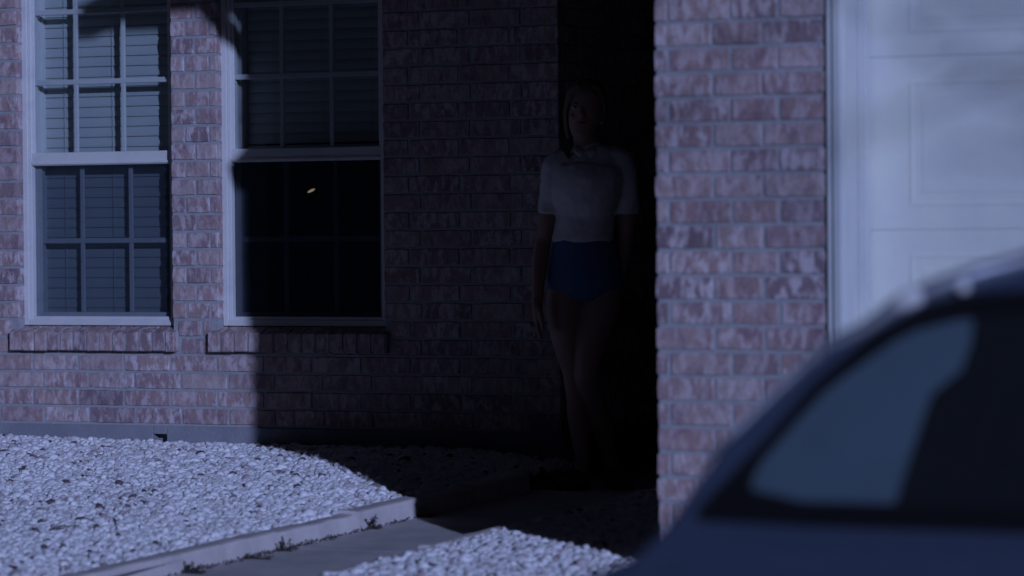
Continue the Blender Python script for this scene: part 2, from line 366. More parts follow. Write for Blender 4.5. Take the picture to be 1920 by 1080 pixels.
SILL_B, WIN_B, RAIL_B, RAIL_T, WIN_T = .545, .655, 1.365, 1.4225, 2.36
W1 = (onY(34, 450, YL).x, onY(322, 450, YL).x); W2 = (onY(408, 450, YL).x, onY(719, 450, YL).x)
S1 = (onY(17, 630, YL-.03).x, onY(326, 630, YL-.03).x); S2 = (onY(389, 630, YL-.03).x, onY(725, 630, YL-.03).x)
bw = MB()
ph0 = onY(83, 775, YL).x; ph1 = onY(61, 745, YL).x
def run(a, b, k, v0, v1):
    ph = (ph0 if k % 2 == 0 else ph1) + [0, .004, -.005, .003, -.003, .006][k % 6]
    n = math.floor((a-ph)/BL); x = ph+n*BL; 
    while x < b:
        u0, u1 = max(a, x+J/2 if x > a else a), min(b, x+BL-J/2)
        if x+BL > b: u1 = b
        u0 = max(u0, a)
        if u1-u0 > .02: brick(bw, frL, u0, u1, v0, v1)
        x += BL
X0W = -10.6
for k in range(31):
    v0, v1 = zc(k)+J, zc(k+1)
    if v0 > 2.6: break
    if v1 < SILL_B: run(X0W, XE, k, v0, v1)
    elif v0 < SILL_B:
        run(X0W, S1[0], k, v0, v1); run(S1[0], S1[1], k, v0, SILL_B-.006); run(S1[1]+.008, S2[0]-.004, k, v0, v1)
        run(S2[0], S2[1], k, v0, SILL_B-.006); run(S2[1]+.004, XE, k, v0, v1)
    elif v0 < WIN_T:
        lo = v0 < WIN_B+.0
        a1, b1 = (S1 if lo else W1); a2, b2 = (S2 if lo else W2)
        run(X0W, a1-(.006 if lo else 0), k, v0, v1); run(b2+(.006 if lo else 0), XE, k, v0, v1)
        cw = a2-b1; c0 = b1+(.006 if lo else 0); c1 = a2-(.006 if lo else 0)
        if k % 2 == 0:
            brick(bw, frL, c0, b1+.068, v0, v1); brick(bw, frL, b1+.068+J, b1+.19, v0, v1); brick(bw, frL, b1+.19+J*.6, c1, v0, v1)
        else: brick(bw, frL, c0, b1+.118, v0, v1); brick(bw, frL, b1+.118+J, c1, v0, v1)
    else: run(X0W, XE, k, v0, v1)
wall = bw.build('wall', M['brick'], house)
# entry recess side and back, garage side and front: same bricks
be = MB()
for k in range(-2, 31):
    v0, v1 = zc(k)+J, zc(k+1)
    if k >= 0:
        x = -.09+(0 if k % 2 else .12) if False else (0 if k % 2 else -.117)
        while x < 1.5:
            brick(be, frE, max(x, -.005), min(x+BL-J, 1.5), v0, v1, .08); x += BL
be.build('recess_wall', M['brick'], house)
bp = MB(); PX1 = onY(1553, 300, YP).x
rowA = [0, .190, .349, .556]; rowB = [0, .045, .247, .400, .556]
PW = PX1-XC; sc_ = PW/.556
for k in range(-4, 42):
    v0, v1 = zc(k)+J, zc(k+1); rb = rowA if k % 2 == 0 else rowB
    for i in range(len(rb)-1):
        u0 = XC+rb[i]*sc_+(J/2 if i else 0); u1 = XC+rb[i+1]*sc_-(J/2 if i < len(rb)-2 else 0)
        s = random.uniform(-.003, .003) if 0 < i else random.uniform(-.0035, .003)
        brick(bp, frP, u0+(s if i else s), u1, v0, v1)
    x = 0 if k % 2 else -.04
    while x < 3.2:
        brick(bp, frS, max(x, 0.004), min(x+BL-J, 3.25), v0, v1, .07); x += BL
bp.build('garage_wall', M['brick'], house)
mm = MB(); md = .0045
mm.box(X0W, W1[0]-.004, YL+md, YL+.2, ZB-.001, 2.62)
mm.box(W1[0]-.004, W1[1]+.004, YL+md, YL+.2, ZB-.001, SILL_B+.02); mm.box(W1[0]-.004, W1[1]+.004, YL+md, YL+.2, WIN_T, 2.62)
mm.box(W1[1]+.004, W2[0]-.004, YL+md, YL+.2, ZB-.001, 2.62)
mm.box(W2[0]-.004, W2[1]+.004, YL+md, YL+.2, ZB-.001, SILL_B+.02); mm.box(W2[0]-.004, W2[1]+.004, YL+md, YL+.2, WIN_T, 2.62)
mm.box(W2[1]+.004, XE-.006, YL+md, YL+1.6, ZB-.001, 2.9)
mm.box(XC+.0065, PX1-.002, YP+md, YP+.12, -.2, 3.55)
mm.box(XC+.0065, XC+.2, YP+.12, 16, -.2, 3.55)
mm.build('mortar', M['mortar'], house)
# foundation (with a small weep slot)
fb = MB(); sx = onY(301, 832, YL).x
fb.box(X0W, sx-.035, YL-.006, YL+.19, -.3, ZB); fb.box(sx+.035, XE+.004, YL-.006, YL+.19, -.3, ZB); fb.box(sx-.035, sx+.035, YL-.006, YL+.19, .182, ZB); fb.box(sx-.035, sx+.035, YL+.05, YL+.19, -.3, .182)
fb.build('foundation', M['found'], house, bevel=.004)
# brick sills
def sill(S):
    mb = MB(); x = S[0]; core = MB()
    while x < S[1]-.02:
        x2 = min(x+.0585, S[1]); a = random.random(); j = lambda s=.0016: random.uniform(-s, s)
        f0, f1 = YL-.033+j(), YL+.05
        r = .004; zt, zt2, zb_ = .628+j(), .652, SILL_B+j()
        vs = [(x+r, f0, zb_+r), (x2-r, f0+j(.001), zb_+r+j(.001)), (x2-r+j(.001), f0, zt-r), (x+r, f0, zt-r+j(.001)),
              (x, f0+r, zb_), (x2, f0+r, zb_), (x2+j(.001), f0+r*1.5, zt), (x, f0+r*1.5, zt),
              (x, f1, zb_), (x2, f1, zb_), (x2, f1, zt2), (x, f1, zt2)]
        mb.add(vs, [(0,1,2,3), (4,5,1,0), (5,6,2,1), (6,7,3,2), (7,4,0,3), (8,9,5,4), (9,10,6,5), (10,11,7,6), (11,8,4,7), (9,8,11,10)], a)
        x = x2+.0085
    core.add([(S[0]+.004, YL-.027, SILL_B+.004), (S[1]-.004, YL-.027, SILL_B+.004), (S[1]-.004, YL-.027, .622), (S[0]+.004, YL-.027, .622),
              (S[0]+.004, YL+.045, SILL_B+.004), (S[1]-.004, YL+.045, SILL_B+.004), (S[1]-.004, YL+.045, .647), (S[0]+.004, YL+.045, .647)],
             [(0,1,2,3), (3,2,6,7), (1,5,6,2), (4,0,3,7), (5,4,7,6), (4,5,1,0)])
    return mb, core
# windows
def window(Wx, Sx, k):
    x0, x1 = Wx; fr = MB()
    def ring(a, b, c, d, t, y0, y1): # rect ring x a..b z c..d thickness t
        fr.box(a, a+t, y0, y1, c, d); fr.box(b-t, b, y0, y1, c, d); fr.box(a+t, b-t, y0, y1, d-t, d); fr.box(a+t, b-t, y0, y1, c, c+t)
    ring(x0-.002, x1+.002, WIN_B, WIN_T, .026, YL+.045, YL+.14)
    ring(x0+.024, x1-.024, WIN_B+.024, WIN_T-.024, .016, YL+.055, YL+.138)
    win = fr.build('window', M['white'], house, bevel=.003)
    us = MB(); t = .012; a, b = x0+.040, x1-.040
    us.box(a, a+t, YL+.066, YL+.095, RAIL_T, WIN_T-.04); us.box(b-t, b, YL+.066, YL+.095, RAIL_T, WIN_T-.04); us.box(a+t, b-t, YL+.066, YL+.095, WIN_T-.055, WIN_T-.04)
    us.build('upper_sash', M['white'], win, bevel=.002)
    rl = MB(); rl.box(a, b, YL+.058, YL+.12, RAIL_B, RAIL_T); rl.box(a, b, YL+.052, YL+.058, RAIL_B+.004, RAIL_B+.016)
    rl.build('meeting_rail', M['white'], win, bevel=.002)
    ls = MB(); t2 = .026; lb = WIN_B+.040
    ls.box(a, a+t2, YL+.092, YL+.125, lb, RAIL_B); ls.box(b-t2, b, YL+.092, YL+.125, lb, RAIL_B); ls.box(a+t2, b-t2, YL+.092, YL+.125, lb, lb+.018)
    ls.build('lower_sash', M['white'], win, bevel=.002)
    gr = MB()
    if k == 1: vu = [onY(143.5, 200, YL+.080).x, onY(232, 200, YL+.080).x]; vl = [onY(155, 400, YL+.107).x, onY(246, 400, YL+.107).x]
    else: wd = (b-a)/3; vu = [a+wd, a+2*wd]; vl = [a+wd, a+2*wd]
    zs = [onY(190, 152.5, YL+.080).z, onY(190, 152.5, YL+.080).z+.312]
    for x in vu:
        cuts = [RAIL_T]+[z for z in zs]+[WIN_T-.055]
        gr.box(x-.0105, x+.0105, YL+.074, YL+.086, RAIL_T+.001, WIN_T-.056)
    for z in zs: gr.box(a+.012, b-.012, YL+.072, YL+.088, z-.0115, z+.0115)
    zl = onY(200, 451, YL+.107).z
    for x in vl: gr.box(x-.0105, x+.0105, YL+.102, YL+.112, lb+.018, RAIL_B-.001)
    gr.box(a+t2, b-t2, YL+.100, YL+.114, zl-.0115, zl+.0115)
    gr.build('window_grid', M['white'], win, bevel=.003)
        # single sheets
    gl = MB(); gl.add([(a+t, YL+.0700, RAIL_T), (b-t, YL+.0700, RAIL_T), (b-t, YL+.0700, WIN_T-.055), (a+t, YL+.0700, WIN_T-.055)], [(0,1,2,3)])
    gl.add([(a+t2, YL+.098, lb+.018), (b-t2, YL+.098, lb+.018), (b-t2, YL+.098, RAIL_B), (a+t2, YL+.098, RAIL_B)], [(0,1,2,3)])
    gl.build('pane', M['glass'], win)
    s = MB(); s.add([(a+.002, YL+.080, lb), (b-.002, YL+.080, lb), (b-.002, YL+.080, RAIL_B), (a+.002, YL+.080, RAIL_B)], [(0,1,2,3)])
    s.build('insect_screen', M['screen' if k == 1 else 'screen_shaded'], win)
    li = MB(); li.box(x0+.03, x0+.046, YL+.14, YL+.36, WIN_B, WIN_T); li.box(x1-.046, x1-.03, YL+.14, YL+.36, WIN_B, WIN_T); li.box(x0+.046, x1-.046, YL+.14, YL+.36, WIN_B, WIN_B+.03); li.box(x0+.046, x1-.046, YL+.14, YL+.36, WIN_T-.03, WIN_T)
    li.build('jamb_liner', M['white'], win)
    sb, core = sill(Sx); so_ = sb.build('window_sill', M['brick'], win); core.build('sill_mortar', M['mortar'], house)
    return a, b, lb
G1 = window(W1, S1, 1); G2 = window(W2, S2, 2)
def blinds(a, b, z0, z1, Y, lab, grp):
    e = empty('window_blind', ((a+b)/2, Y, z0)); tag(e, lab, 'blind', grp)
    mb = MB(); z = z1-.05; sp = .0448
    while z > z0+.02:
        n = 5; vs = []; dz = random.uniform(-.001, .001); tw = random.uniform(-.0015, .0015)
        for i in range(n+1):
            t = i/n; yy = Y+.006-.012*t + .004*math.sin(math.pi*t)*-1; zz = z+.027-.0535*t+dz
            vs += [(a, yy, zz+tw), (b, yy, zz-tw)]
        mb.add(vs, [(2*i, 2*i+1, 2*i+3, 2*i+2) for i in range(n)]); z -= sp
    s = mb.build('slats', M['slat'], e); md_ = s.modifiers.new('thick', 'SOLIDIFY'); md_.thickness = .0025
    h = MB(); h.box(a, b, Y-.03, Y+.03, z1-.03, z1+.02); h.build('head_rail', M['slat'], e, bevel=.003)
    h = MB(); h.box(a, b, Y-.018, Y+.018, z0, z0+.016); h.build('bottom_rail', M['slat'], e, bevel=.003)
    for t in (.18, .52, .86):
        c = MB(); x = a+(b-a)*t; c.tube([(Vector((x, Y-.017, z1-.03)), .0012, .0012), (Vector((x, Y-.017, z0+.01)), .0012, .0012)], Vector((1,0,0)), 6); c.build('ladder_cord', M['rod'], e)
GB = .172
blinds(onY(79, 300, YL+GB).x, W1[1]-.035, WIN_B+.035, WIN_T-.03, YL+GB, 'closed pale slatted blind behind the sunlit left window', 'window blinds')
blinds(W2[0]+.05, W2[1]-.05, RAIL_T-.0, WIN_T-.03, YL+GB+.03, 'half raised slatted blind behind the upper sash of the shaded right window', 'window blinds')
# rooms behind the windows
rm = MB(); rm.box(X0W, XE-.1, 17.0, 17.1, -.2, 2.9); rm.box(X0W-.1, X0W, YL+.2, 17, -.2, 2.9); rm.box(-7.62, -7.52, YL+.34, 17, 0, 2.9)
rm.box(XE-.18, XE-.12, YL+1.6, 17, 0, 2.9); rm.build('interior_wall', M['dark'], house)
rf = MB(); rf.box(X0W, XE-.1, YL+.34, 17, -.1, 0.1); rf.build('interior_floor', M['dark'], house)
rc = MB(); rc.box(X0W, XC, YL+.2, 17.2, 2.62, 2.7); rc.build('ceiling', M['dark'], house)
ro = MB()
ro.add([(X0W-.5, YL-.4, 2.75), (XE, YL-.4, 2.75), (XE, 17.5, 4.4), (X0W-.5, 17.5, 4.4), (X0W-.5, YL-.4, 2.9), (XE, YL-.4, 2.9), (XE, 17.5, 4.55), (X0W-.5, 17.5, 4.55)],
       [(0,3,2,1),(4,5,6,7),(0,1,5,4),(1,2,6,5),(2,3,7,6),(3,0,4,7)])
ro.box(-6.6, XC-.01, 11.7, YL-.42, 2.79, 2.95); ro.box(XE, XC-.01, YL-.42, 17.5, 2.79, 2.95)  # first slab extended left, out of view, to cut sky light on the wall
ro.box(-4.40, 3.2, 9.44, 17.5, 3.49, 3.80)
ro.add([(-4.42, 9.42, 3.80), (3.2, 9.42, 3.80), (3.2, 17.5, 3.80), (-4.42, 17.5, 3.80), (-1.6, 13.4, 6.6), (.4, 13.4, 6.6)], [(0,1,5,4), (1,2,5), (2,3,4,5), (3,0,4)])
roof = ro.build('roof', M['roof'], house)
gu = MB(); gu.box(-4.50, -4.402, 9.40, 12.2, 3.48, 3.62); gu.build('gutter', M['gutter'], roof)
dp = MB(); Yd = 9.93
dp.tube([(Vector(p), .055, .045) for p in ((-4.42, 9.93, 3.56), (-4.42, 9.93, 3.42), (-4.39, 9.93, 3.32), (-4.34, 9.96, 3.23), (-4.20, 10.1, 3.08), (-4.10, 10.36, 2.93), (-4.095, 10.4, 2.8), (-4.095, 10.4, .25), (-4.12, 10.36, .12), (-4.20, 10.26, .04))], Vector((0,1,0)), 12)
dp.build('downspout', M['gutter'], house, smooth=True)
ln = MB(); ln.tube([(Vector((XC-.004, 9.93, 2.72)), .05, .05), (Vector((XC-.03, 9.93, 2.72)), .045, .045)], Vector((0,0,1)), 12)
ln.tube([(Vector((XC-.02, 9.93, 2.72)), .012, .012), (Vector((XC-.1, 9.93, 2.74)), .012, .012), (Vector((-4.205, 9.93, 2.70)), .012, .012)], Vector((0,0,1)), 8)
ln.tube([(Vector((-4.205, 9.93, 2.70)), .012, .012), (Vector((-4.205, 9.93, 2.66)), .050, .065), (Vector((-4.205, 9.93, 2.645)), .048, .06), (Vector((-4.205, 9.93, 2.60)), .04, .045), (Vector((-4.205, 9.93, 2.555)), .02, .02)], Vector((1,0,0)), 12)
ln.build('notch_shadow_caster', M['plastic'], house)  # unseen lantern shape, added only to cast the notch shadow on the window jamb
# porch front door
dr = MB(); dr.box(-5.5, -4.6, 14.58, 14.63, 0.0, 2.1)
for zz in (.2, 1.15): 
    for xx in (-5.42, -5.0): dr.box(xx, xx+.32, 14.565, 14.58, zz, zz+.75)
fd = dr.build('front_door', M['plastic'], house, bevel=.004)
h = MB(); h.tube([(Vector((-4.68, 14.52, 1.0)), .028, .028), (Vector((-4.68, 14.58, 1.0)), .012, .012)], Vector((1,0,0)), 12); h.build('door_knob', M['chrome'], fd, smooth=True)
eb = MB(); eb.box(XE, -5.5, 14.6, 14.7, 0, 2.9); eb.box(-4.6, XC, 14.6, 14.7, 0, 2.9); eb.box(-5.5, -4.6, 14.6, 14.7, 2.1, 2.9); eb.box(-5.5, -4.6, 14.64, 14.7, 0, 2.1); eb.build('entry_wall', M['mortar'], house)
# garage opening
GX = onY(1576, 300, YP).x; DY = YP+.20
tr = MB(); GT = 2.9
tr.box(PX1-.001, PX1+.012, YP-.012, YP+.03, -.16, GT); tr.box(PX1+.012, GX, YP+.004, YP+.03, -.16, GT)
tr.box(GX-.02, GX+.006, YP-.016, YP+.004, -.16, GT)
tr.box(GX-.02, GX+.002, YP+.03, DY+.05, -.16, GT)
tr.box(GX+.002, GX+.030, DY-.05, DY-.012, -.16, GT)
tr.build('garage_trim', M['white_mottled'], house, bevel=.003)
gd = MB(); gx0, gx1 = GX+.004, GX+4.9
zbk = onY(1750, 106, DY).z; SH = zbk-onY(1750, 432, DY).z; p0 = onY(1706, 300, DY).x-gx0; pt = zbk-onY(1750, 150, DY).z; pbm = SH-(zbk-onY(1750, 386, DY).z)
zt = zbk+3*SH
k = 0
gf = []
while zt > -.5:
    z0, z1 = zt-SH, zt
    gd.box(gx0, gx1, DY, DY+.04, z0+.003, z1-.002)
    gd.box(gx0, gx1, DY+.005, DY+.035, z0-.002, z0+.003)
    x = gx0+p0; pw = .62
    while x+pw < gx1:
        a0, b0, c0, d0 = x, x+pw, z0+pbm, z1-pt
        # embossed frame: outer bead, sunk field
        t = .012
        for (xa, xb, za, zb_) in ((a0, b0, c0, c0+t), (a0, b0, d0-t, d0), (a0, a0+t, c0+t, d0-t), (b0-t, b0, c0+t, d0-t)):
            gd.box(xa, xb, DY-.002, DY, za, zb_)
        gd.box(a0+.04, b0-.04, DY-.0014, DY, c0+.04, d0-.04)
        x += pw+.095
    zt -= SH
    k += 1
gd.build('garage_door', M['door'], house, bevel=.003)
gw = MB(); gw.box(gx1, 3.2, YP, YP+.2, -.2, 3.52); gw.box(PX1, gx1, YP, YP+.2, GT, 3.52); gw.box(3.0, 3.2, YP+.2, 17, -.2, 3.52); gw.build('front_wall', M['mortar'], house)
# lamp inside the right window
lp = onY(582, 358, 13.75); le = empty('pendant_lamp', lp); tag(le, 'tiny lit amber lamp glowing inside the shaded right window', 'lamp')
b_ = MB(); b_.tube([(lp+Vector((-.012, 0, -.006)), .004, .003), (lp+Vector((-.006, 0, -.003)), .007, .004), (lp+Vector((.006, 0, .002)), .008, .006), (lp+Vector((.016, 0, .006)), .006, .004), (lp+Vector((.022, 0, .008)), .003, .002)], Vector((0,1,0)), 10)
b_.build('bulb', M['bulb'], le, smooth=True)
b_ = MB(); b_.tube([(lp+Vector((0, 0, .02)), .012, .012), (lp+Vector((0, 0, .06)), .009, .009), (lp+Vector((0, 0, .07)), .003, .003), (Vector((lp.x, lp.y, 2.62)), .003, .003)], Vector((0,1,0)), 8); b_.build('cord', M['plastic'], le)

# ------------------------------------------------------------------ person
PD = (Vector((-5.58, 12.8, 0))-O).dot(Fv); PPM = F_PX/PD
fwd = Vector((-Fv.x, -Fv.y, 0)).normalized()
def H(px, py, t=0.0):
    r = ray(px, py); p = O + r*PD; return p + fwd*t
per = empty('person', (-5.58, 12.8, 0)); tag(per, 'person in a pale short sleeved shirt and blue denim shorts standing in the dark entry', 'person')
def T(mb, pts, n=16):
    q = [(H(*p[0]), p[1], p[2]) for p in pts]
    if len(q) < 4: mb.tube(q, R0, max(n, 20)); return
    o = []
    for i in range(len(q)-1):
        a, b, c, d = q[max(i-1, 0)], q[i], q[i+1], q[min(i+2, len(q)-1)]
        for t in (0, .25, .5, .75):
            f = lambda k: (b[k]*2+(c[k]-a[k])*t+(a[k]*2-b[k]*5+c[k]*4-d[k])*t*t+(b[k]*3-a[k]-c[k]*3+d[k])*t**3)*.5
            o.append((f(0), max(.002, f(1)), max(.002, f(2))))
    o.append(q[-1]); mb.tube(o, R0, max(n, 26))
def body_torso(mb, e=0.0, top=True):
    T(mb, [((1097, 564), .09+e, .08+e), ((1097, 548), .138+e, .105+e), ((1097, 520), .145+e, .110+e), ((1095, 480), .124+e, .095+e), ((1093, 442), .104+e, .082+e), ((1095, 405), .112+e, .09+e),
           ((1098, 368, .01), .126+e, .11+e), ((1100, 345, .012), .134+e, .118+e), ((1102, 318), .138+e, .095+e), ((1103, 300), .128+e, .072+e), ((1102, 288), .10+e, .06+e), ((1100, 278), .06+e, .052+e)])
def neck_head(mb):
    T(mb, [((1101, 292), .06, .055), ((1098, 275, .005), .048, .05), ((1096, 255, .012), .046, .05), ((1097, 240, .0), .045, .045)])
    T(mb, [((1092, 259, .065), .012, .012), ((1092, 256, .06), .030, .028), ((1093, 247, .04), .048, .058), ((1094, 235, .02), .060, .078), ((1096, 222, .008), .067, .090), ((1098, 207, .0), .071, .097), ((1100, 190, -.005), .074, .100),
           ((1101, 175, -.01), .070, .094), ((1102, 163, -.012), .056, .074), ((1102, 155, -.012), .034, .045), ((1102, 152, -.012), .012, .015)], 20)
    T(mb, [((1090, 198, .082), .006, .008), ((1090, 207, .092), .008, .010), ((1090, 214, .102), .011, .011), ((1090, 219, .098), .013, .010), ((1090, 222, .088), .010, .008)])   # nose
    for s in (-1, 1):
        T(mb, [((1094+s*33, 200, -.005), .006, .014), ((1094+s*35, 211, -.005), .010, .020), ((1094+s*32, 222, .0), .006, .012)])     # ears
        T(mb, [((1091+s*19, 219, .052), .014, .016), ((1091+s*13, 222, .064), .014, .014)])     # cheek
def arm(mb, s, e=0.0, upto=9):
    if s < 0: q = [((1060, 304, .01), .055, .05), ((1044, 312, .02), .047, .05), ((1037, 338, .02), .042, .046), ((1033, 375), .038, .042), ((1025, 420), .034, .037), ((1018, 452, -.02), .033, .035), ((1013, 490, .015), .033, .034), ((1009, 530, .05), .027, .028), ((1008, 560, .075), .022, .022), ((1008, 568, .08), .022, .022)]
    else: q = [((1144, 302), .055, .05), ((1162, 308), .047, .05), ((1171, 335), .042, .046), ((1176, 375), .038, .042), ((1176, 420), .034, .037), ((1172, 452, -.03), .033, .035), ((1166, 490, -.03), .033, .034), ((1158, 530, -.01), .027, .028), ((1151, 560, .01), .022, .022), ((1149, 568, .015), .022, .022)]
    q = q[:upto+1]
    T(mb, [(p, a+e, b+e) for p, a, b in q])
def hand(mb, s):
    cx = 1007 if s < 0 else 1146; d = .08 if s < 0 else .015; m = -s
    T(mb, [((cx+1, 562, d), .024, .022), ((cx, 575, d+.003), .022, .034), ((cx, 590, d+.006), .020, .040), ((cx, 602, d+.008), .016, .038)], 12)
    for i, (ln, dd) in enumerate(((.066, .030), .0 or (.074, .010), (.070, -.010), (.056, -.029))):
        l = ln*PPM; b = d+.008+dd
        T(mb, [((cx, 597, b), .010, .010), ((cx+m*1, 602+l*.35, b+.004), .0092, .0092), ((cx+m*4, 602+l*.7, b+.004), .0085, .0085), ((cx+m*8, 602+l*.98, b), .0065, .0065)], 10)
    T(mb, [((cx+m*3, 574, d+.03), .012, .012), ((cx+m*7, 590, d+.052), .0115, .0115), ((cx+m*9, 606, d+.062), .0095, .0095), ((cx+m*10, 616, d+.064), .007, .007)], 10)
def leg(mb, s, e=0.0, upto=99):
    if s < 0: q = [((1066, 535), .078, .085), ((1062, 565), .082, .088), ((1062, 600), .078, .083), ((1068, 650, .0), .064, .070), ((1078, 695, .0), .052, .056), ((1080, 715, .0), .050, .055), ((1084, 745, .0), .048, .054), ((1086, 780, -.02), .048, .056), ((1089, 820, -.015), .038, .044), ((1092, 858, .0), .029, .034), ((1092, 885, .0), .032, .038)]
    else: q = [((1130, 535, .0), .078, .085), ((1128, 570, .01), .082, .088), ((1119, 610, .03), .076, .082), ((1109, 650, .055), .064, .070), ((1102, 690, .07), .053, .057), ((1103, 712, .06), .050, .054), ((1112, 745, .01), .048, .054), ((1124, 785, -.05), .048, .056), ((1137, 825, -.10), .038, .044), ((1146, 855, -.14), .029, .034), ((1148, 880, -.15), .032, .038)]
    T(mb, [(p, a+e, b+e) for p, a, b in q][:upto])
def remesh(o, vox, sm=6):
    m = o.modifiers.new('remesh', 'REMESH'); m.mode = 'VOXEL'; m.voxel_size = vox; m.use_smooth_shade = True
    m2 = o.modifiers.new('smooth', 'SMOOTH'); m2.factor = .5; m2.iterations = sm
mb = MB(); body_torso(mb); neck_head(mb)
for s in (-1, 1): arm(mb, s); hand(mb, s); leg(mb, s)
bo = mb.build('body', M['skin'], per); remesh(bo, .0042, 4)
def hor(name, m, pts, parent=per):
    q = MB(); q.tube([(H(*p[0]), p[1], p[2]) for p in pts], Vector((0, 0, 1)), 12); return q.build(name, m, parent, smooth=True)
for s in (-1, 1):
    x = 1090+s*13
    ey = hor('eye', M['pearl'], [((x-5, 203, .076), .001, .001), ((x-3, 203, .082), .0045, .004), ((x, 203, .084), .0062, .005), ((x+3, 203, .082), .0045, .004), ((x+5, 203, .076), .001, .001)])
    hor('iris', M['rubber'], [((x-2, 203, .0865), .002, .002), ((x, 203, .0895), .0045, .002), ((x+2, 203, .0865), .002, .002)], ey)
    hor('eyebrow', M['hair'], [((x-6, 196.5-s*.6, .080), .0015, .002), ((x, 194.5, .091), .0032, .003), ((x+6, 196.5+s*.6, .080), .0015, .002)])
hor('lips', mat('lips', (.36, .13, .12), .5), [((1082, 233, .074), .001, .002), ((1086, 232.5, .086), .005, .005), ((1090, 233, .091), .0075, .006), ((1094, 232.5, .086), .005, .005), ((1098, 233, .074), .001, .002)])
mb = MB(); e = .013
T(mb, [((1094, 456), .104+e, .084+e), ((1094, 447), .112+e, .092+e), ((1094, 432), .108+e, .092+e), ((1096, 400), .110+e, .098+e), ((1098, 372, .016), .126+e, .120+e), ((1100, 348, .022), .134+e, .130+e), ((1102, 318), .140+e, .10+e), ((1103, 300), .128+e, .074+e), ((1102, 290), .09+e, .058+e), ((1100, 283), .066+e, .056+e)])
for s in (-1, 1): arm(mb, s, .010, 3)
T(mb, [((1034, 370), .050, .053), ((1030, 402), .051, .054)]); T(mb, [((1175, 370), .050, .053), ((1177, 402), .051, .054)])
sh = mb.build('shirt', M['shirt'], per); remesh(sh, .006, 5)
tx = bpy.data.textures.new('folds', 'CLOUDS'); tx.noise_scale = .09; dm = sh.modifiers.new('folds', 'DISPLACE'); dm.texture = tx; dm.strength = .022; dm.mid_level = .5
mb = MB(); mb.tube([(H(1100, 283), .070, .064), (H(1099, 276), .062, .060), (H(1098, 272), .056, .056)], R0, 20)
mb.tube([(H(1082, 276, .045), .018, .008), (H(1086, 286, .085), .022, .006), (H(1088, 295, .100), .006, .004)], R0, 8)
mb.tube([(H(1112, 276, .045), .018, .008), (H(1108, 286, .085), .022, .006), (H(1106, 295, .100), .006, .004)], R0, 8)
mb.build('collar', M['shirt'], sh, smooth=True)
mb = MB(); e = .010
T(mb, [((1097, 567), .03+e, .07+e), ((1097, 560), .07+e, .098+e), ((1097, 550), .115+e, .106+e), ((1097, 541), .138+e, .108+e), ((1097, 520), .146+e, .112+e), ((1095, 480), .128+e, .10+e), ((1094, 452), .112+e, .09+e), ((1094, 448), .110+e, .088+e)])
T(mb, [((1067, 528), .084, .093), ((1065, 534), .086, .094), ((1066, 540), .084, .092)]); T(mb, [((1129, 528), .084, .093), ((1128, 534), .086, .094), ((1127, 541), .084, .092)])
st = mb.build('shorts', M['denim'], per); remesh(st, .006, 4)
mb = MB()
T(mb, [((1101, 205, -.055), .070, .060), ((1101, 192, -.028), .080, .088), ((1101, 178, -.014), .081, .104), ((1101, 165, -.012), .068, .092), ((1102, 153, -.018), .038, .052), ((1102, 148, -.018), .012, .015)], 18)
for s in (-1, 1): T(mb, [((1099+s*10, 163, .07), .022, .016), ((1098+s*24, 171, .055), .020, .022), ((1098+s*33, 188, .025), .012, .035), ((1097+s*36, 210, .0), .011, .032), ((1097+s*34, 235, -.02), .012, .028), ((1098+s*30, 258, -.035), .012, .022)])
T(mb, [((1101, 200, -.07), .066, .045), ((1101, 225, -.075), .060, .035), ((1101, 255, -.075), .045, .025), ((1101, 275, -.07), .02, .012)])
ha = mb.build('hair', M['hair'], per); remesh(ha, .005, 4)
for s in (-1, 1):
    mb = MB(); p = H(1094+s*33, 228, .0); mb.tube([(p+Vector((0, 0, .012)), .003, .003), (p, .008, .008), (p-Vector((0, 0, .012)), .005, .005)], R0, 8); mb.build('earring', M['pearl'], per, smooth=True)
for (hx, hy, ht), (tx, ty, tt) in (((1092, 893, -.02), (1056, 913, .12)), ((1148, 886, -.18), (1172, 899, -.04))):
    a = H(hx, hy, ht); b = H(tx, ty, tt); a.z = .055; b.z = .040; mb = MB(); d = (b-a); side = d.cross(Vector((0, 0, 1))).normalized()
    mb.tube([(a-d*.12, .022, .03), (a, .036, .045), (a+d*.35, .038, .042), (a+d*.7, .046, .036), (a+d*.95, .042, .028), (a+d*1.1, .018, .018)], side, 14)
    so_ = mb.build('shoe', M['shoe'], per); remesh(so_, .006, 3)
    mb = MB(); k = [(a-d*.14), (a+d*.2), (a+d*.7), (a+d*1.0), (a+d*1.12)]; wv = [.026, .036, .046, .038, .016]
    vs = [p+side*q for p, q in zip(k, wv)]+[p-side*q for p, q in reversed(list(zip(k, wv)))]; n = len(vs)
    vs = [Vector((v.x, v.y, .008)) for v in vs]+[Vector((v.x, v.y, .030)) for v in vs]
    mb.add(vs, [tuple(range(n)), tuple(reversed(range(n, 2*n)))]+[(i, (i+1) % n, n+(i+1) % n, n+i) for i in range(n)]); mb.build('shoe_sole', M['rubber'], so_)

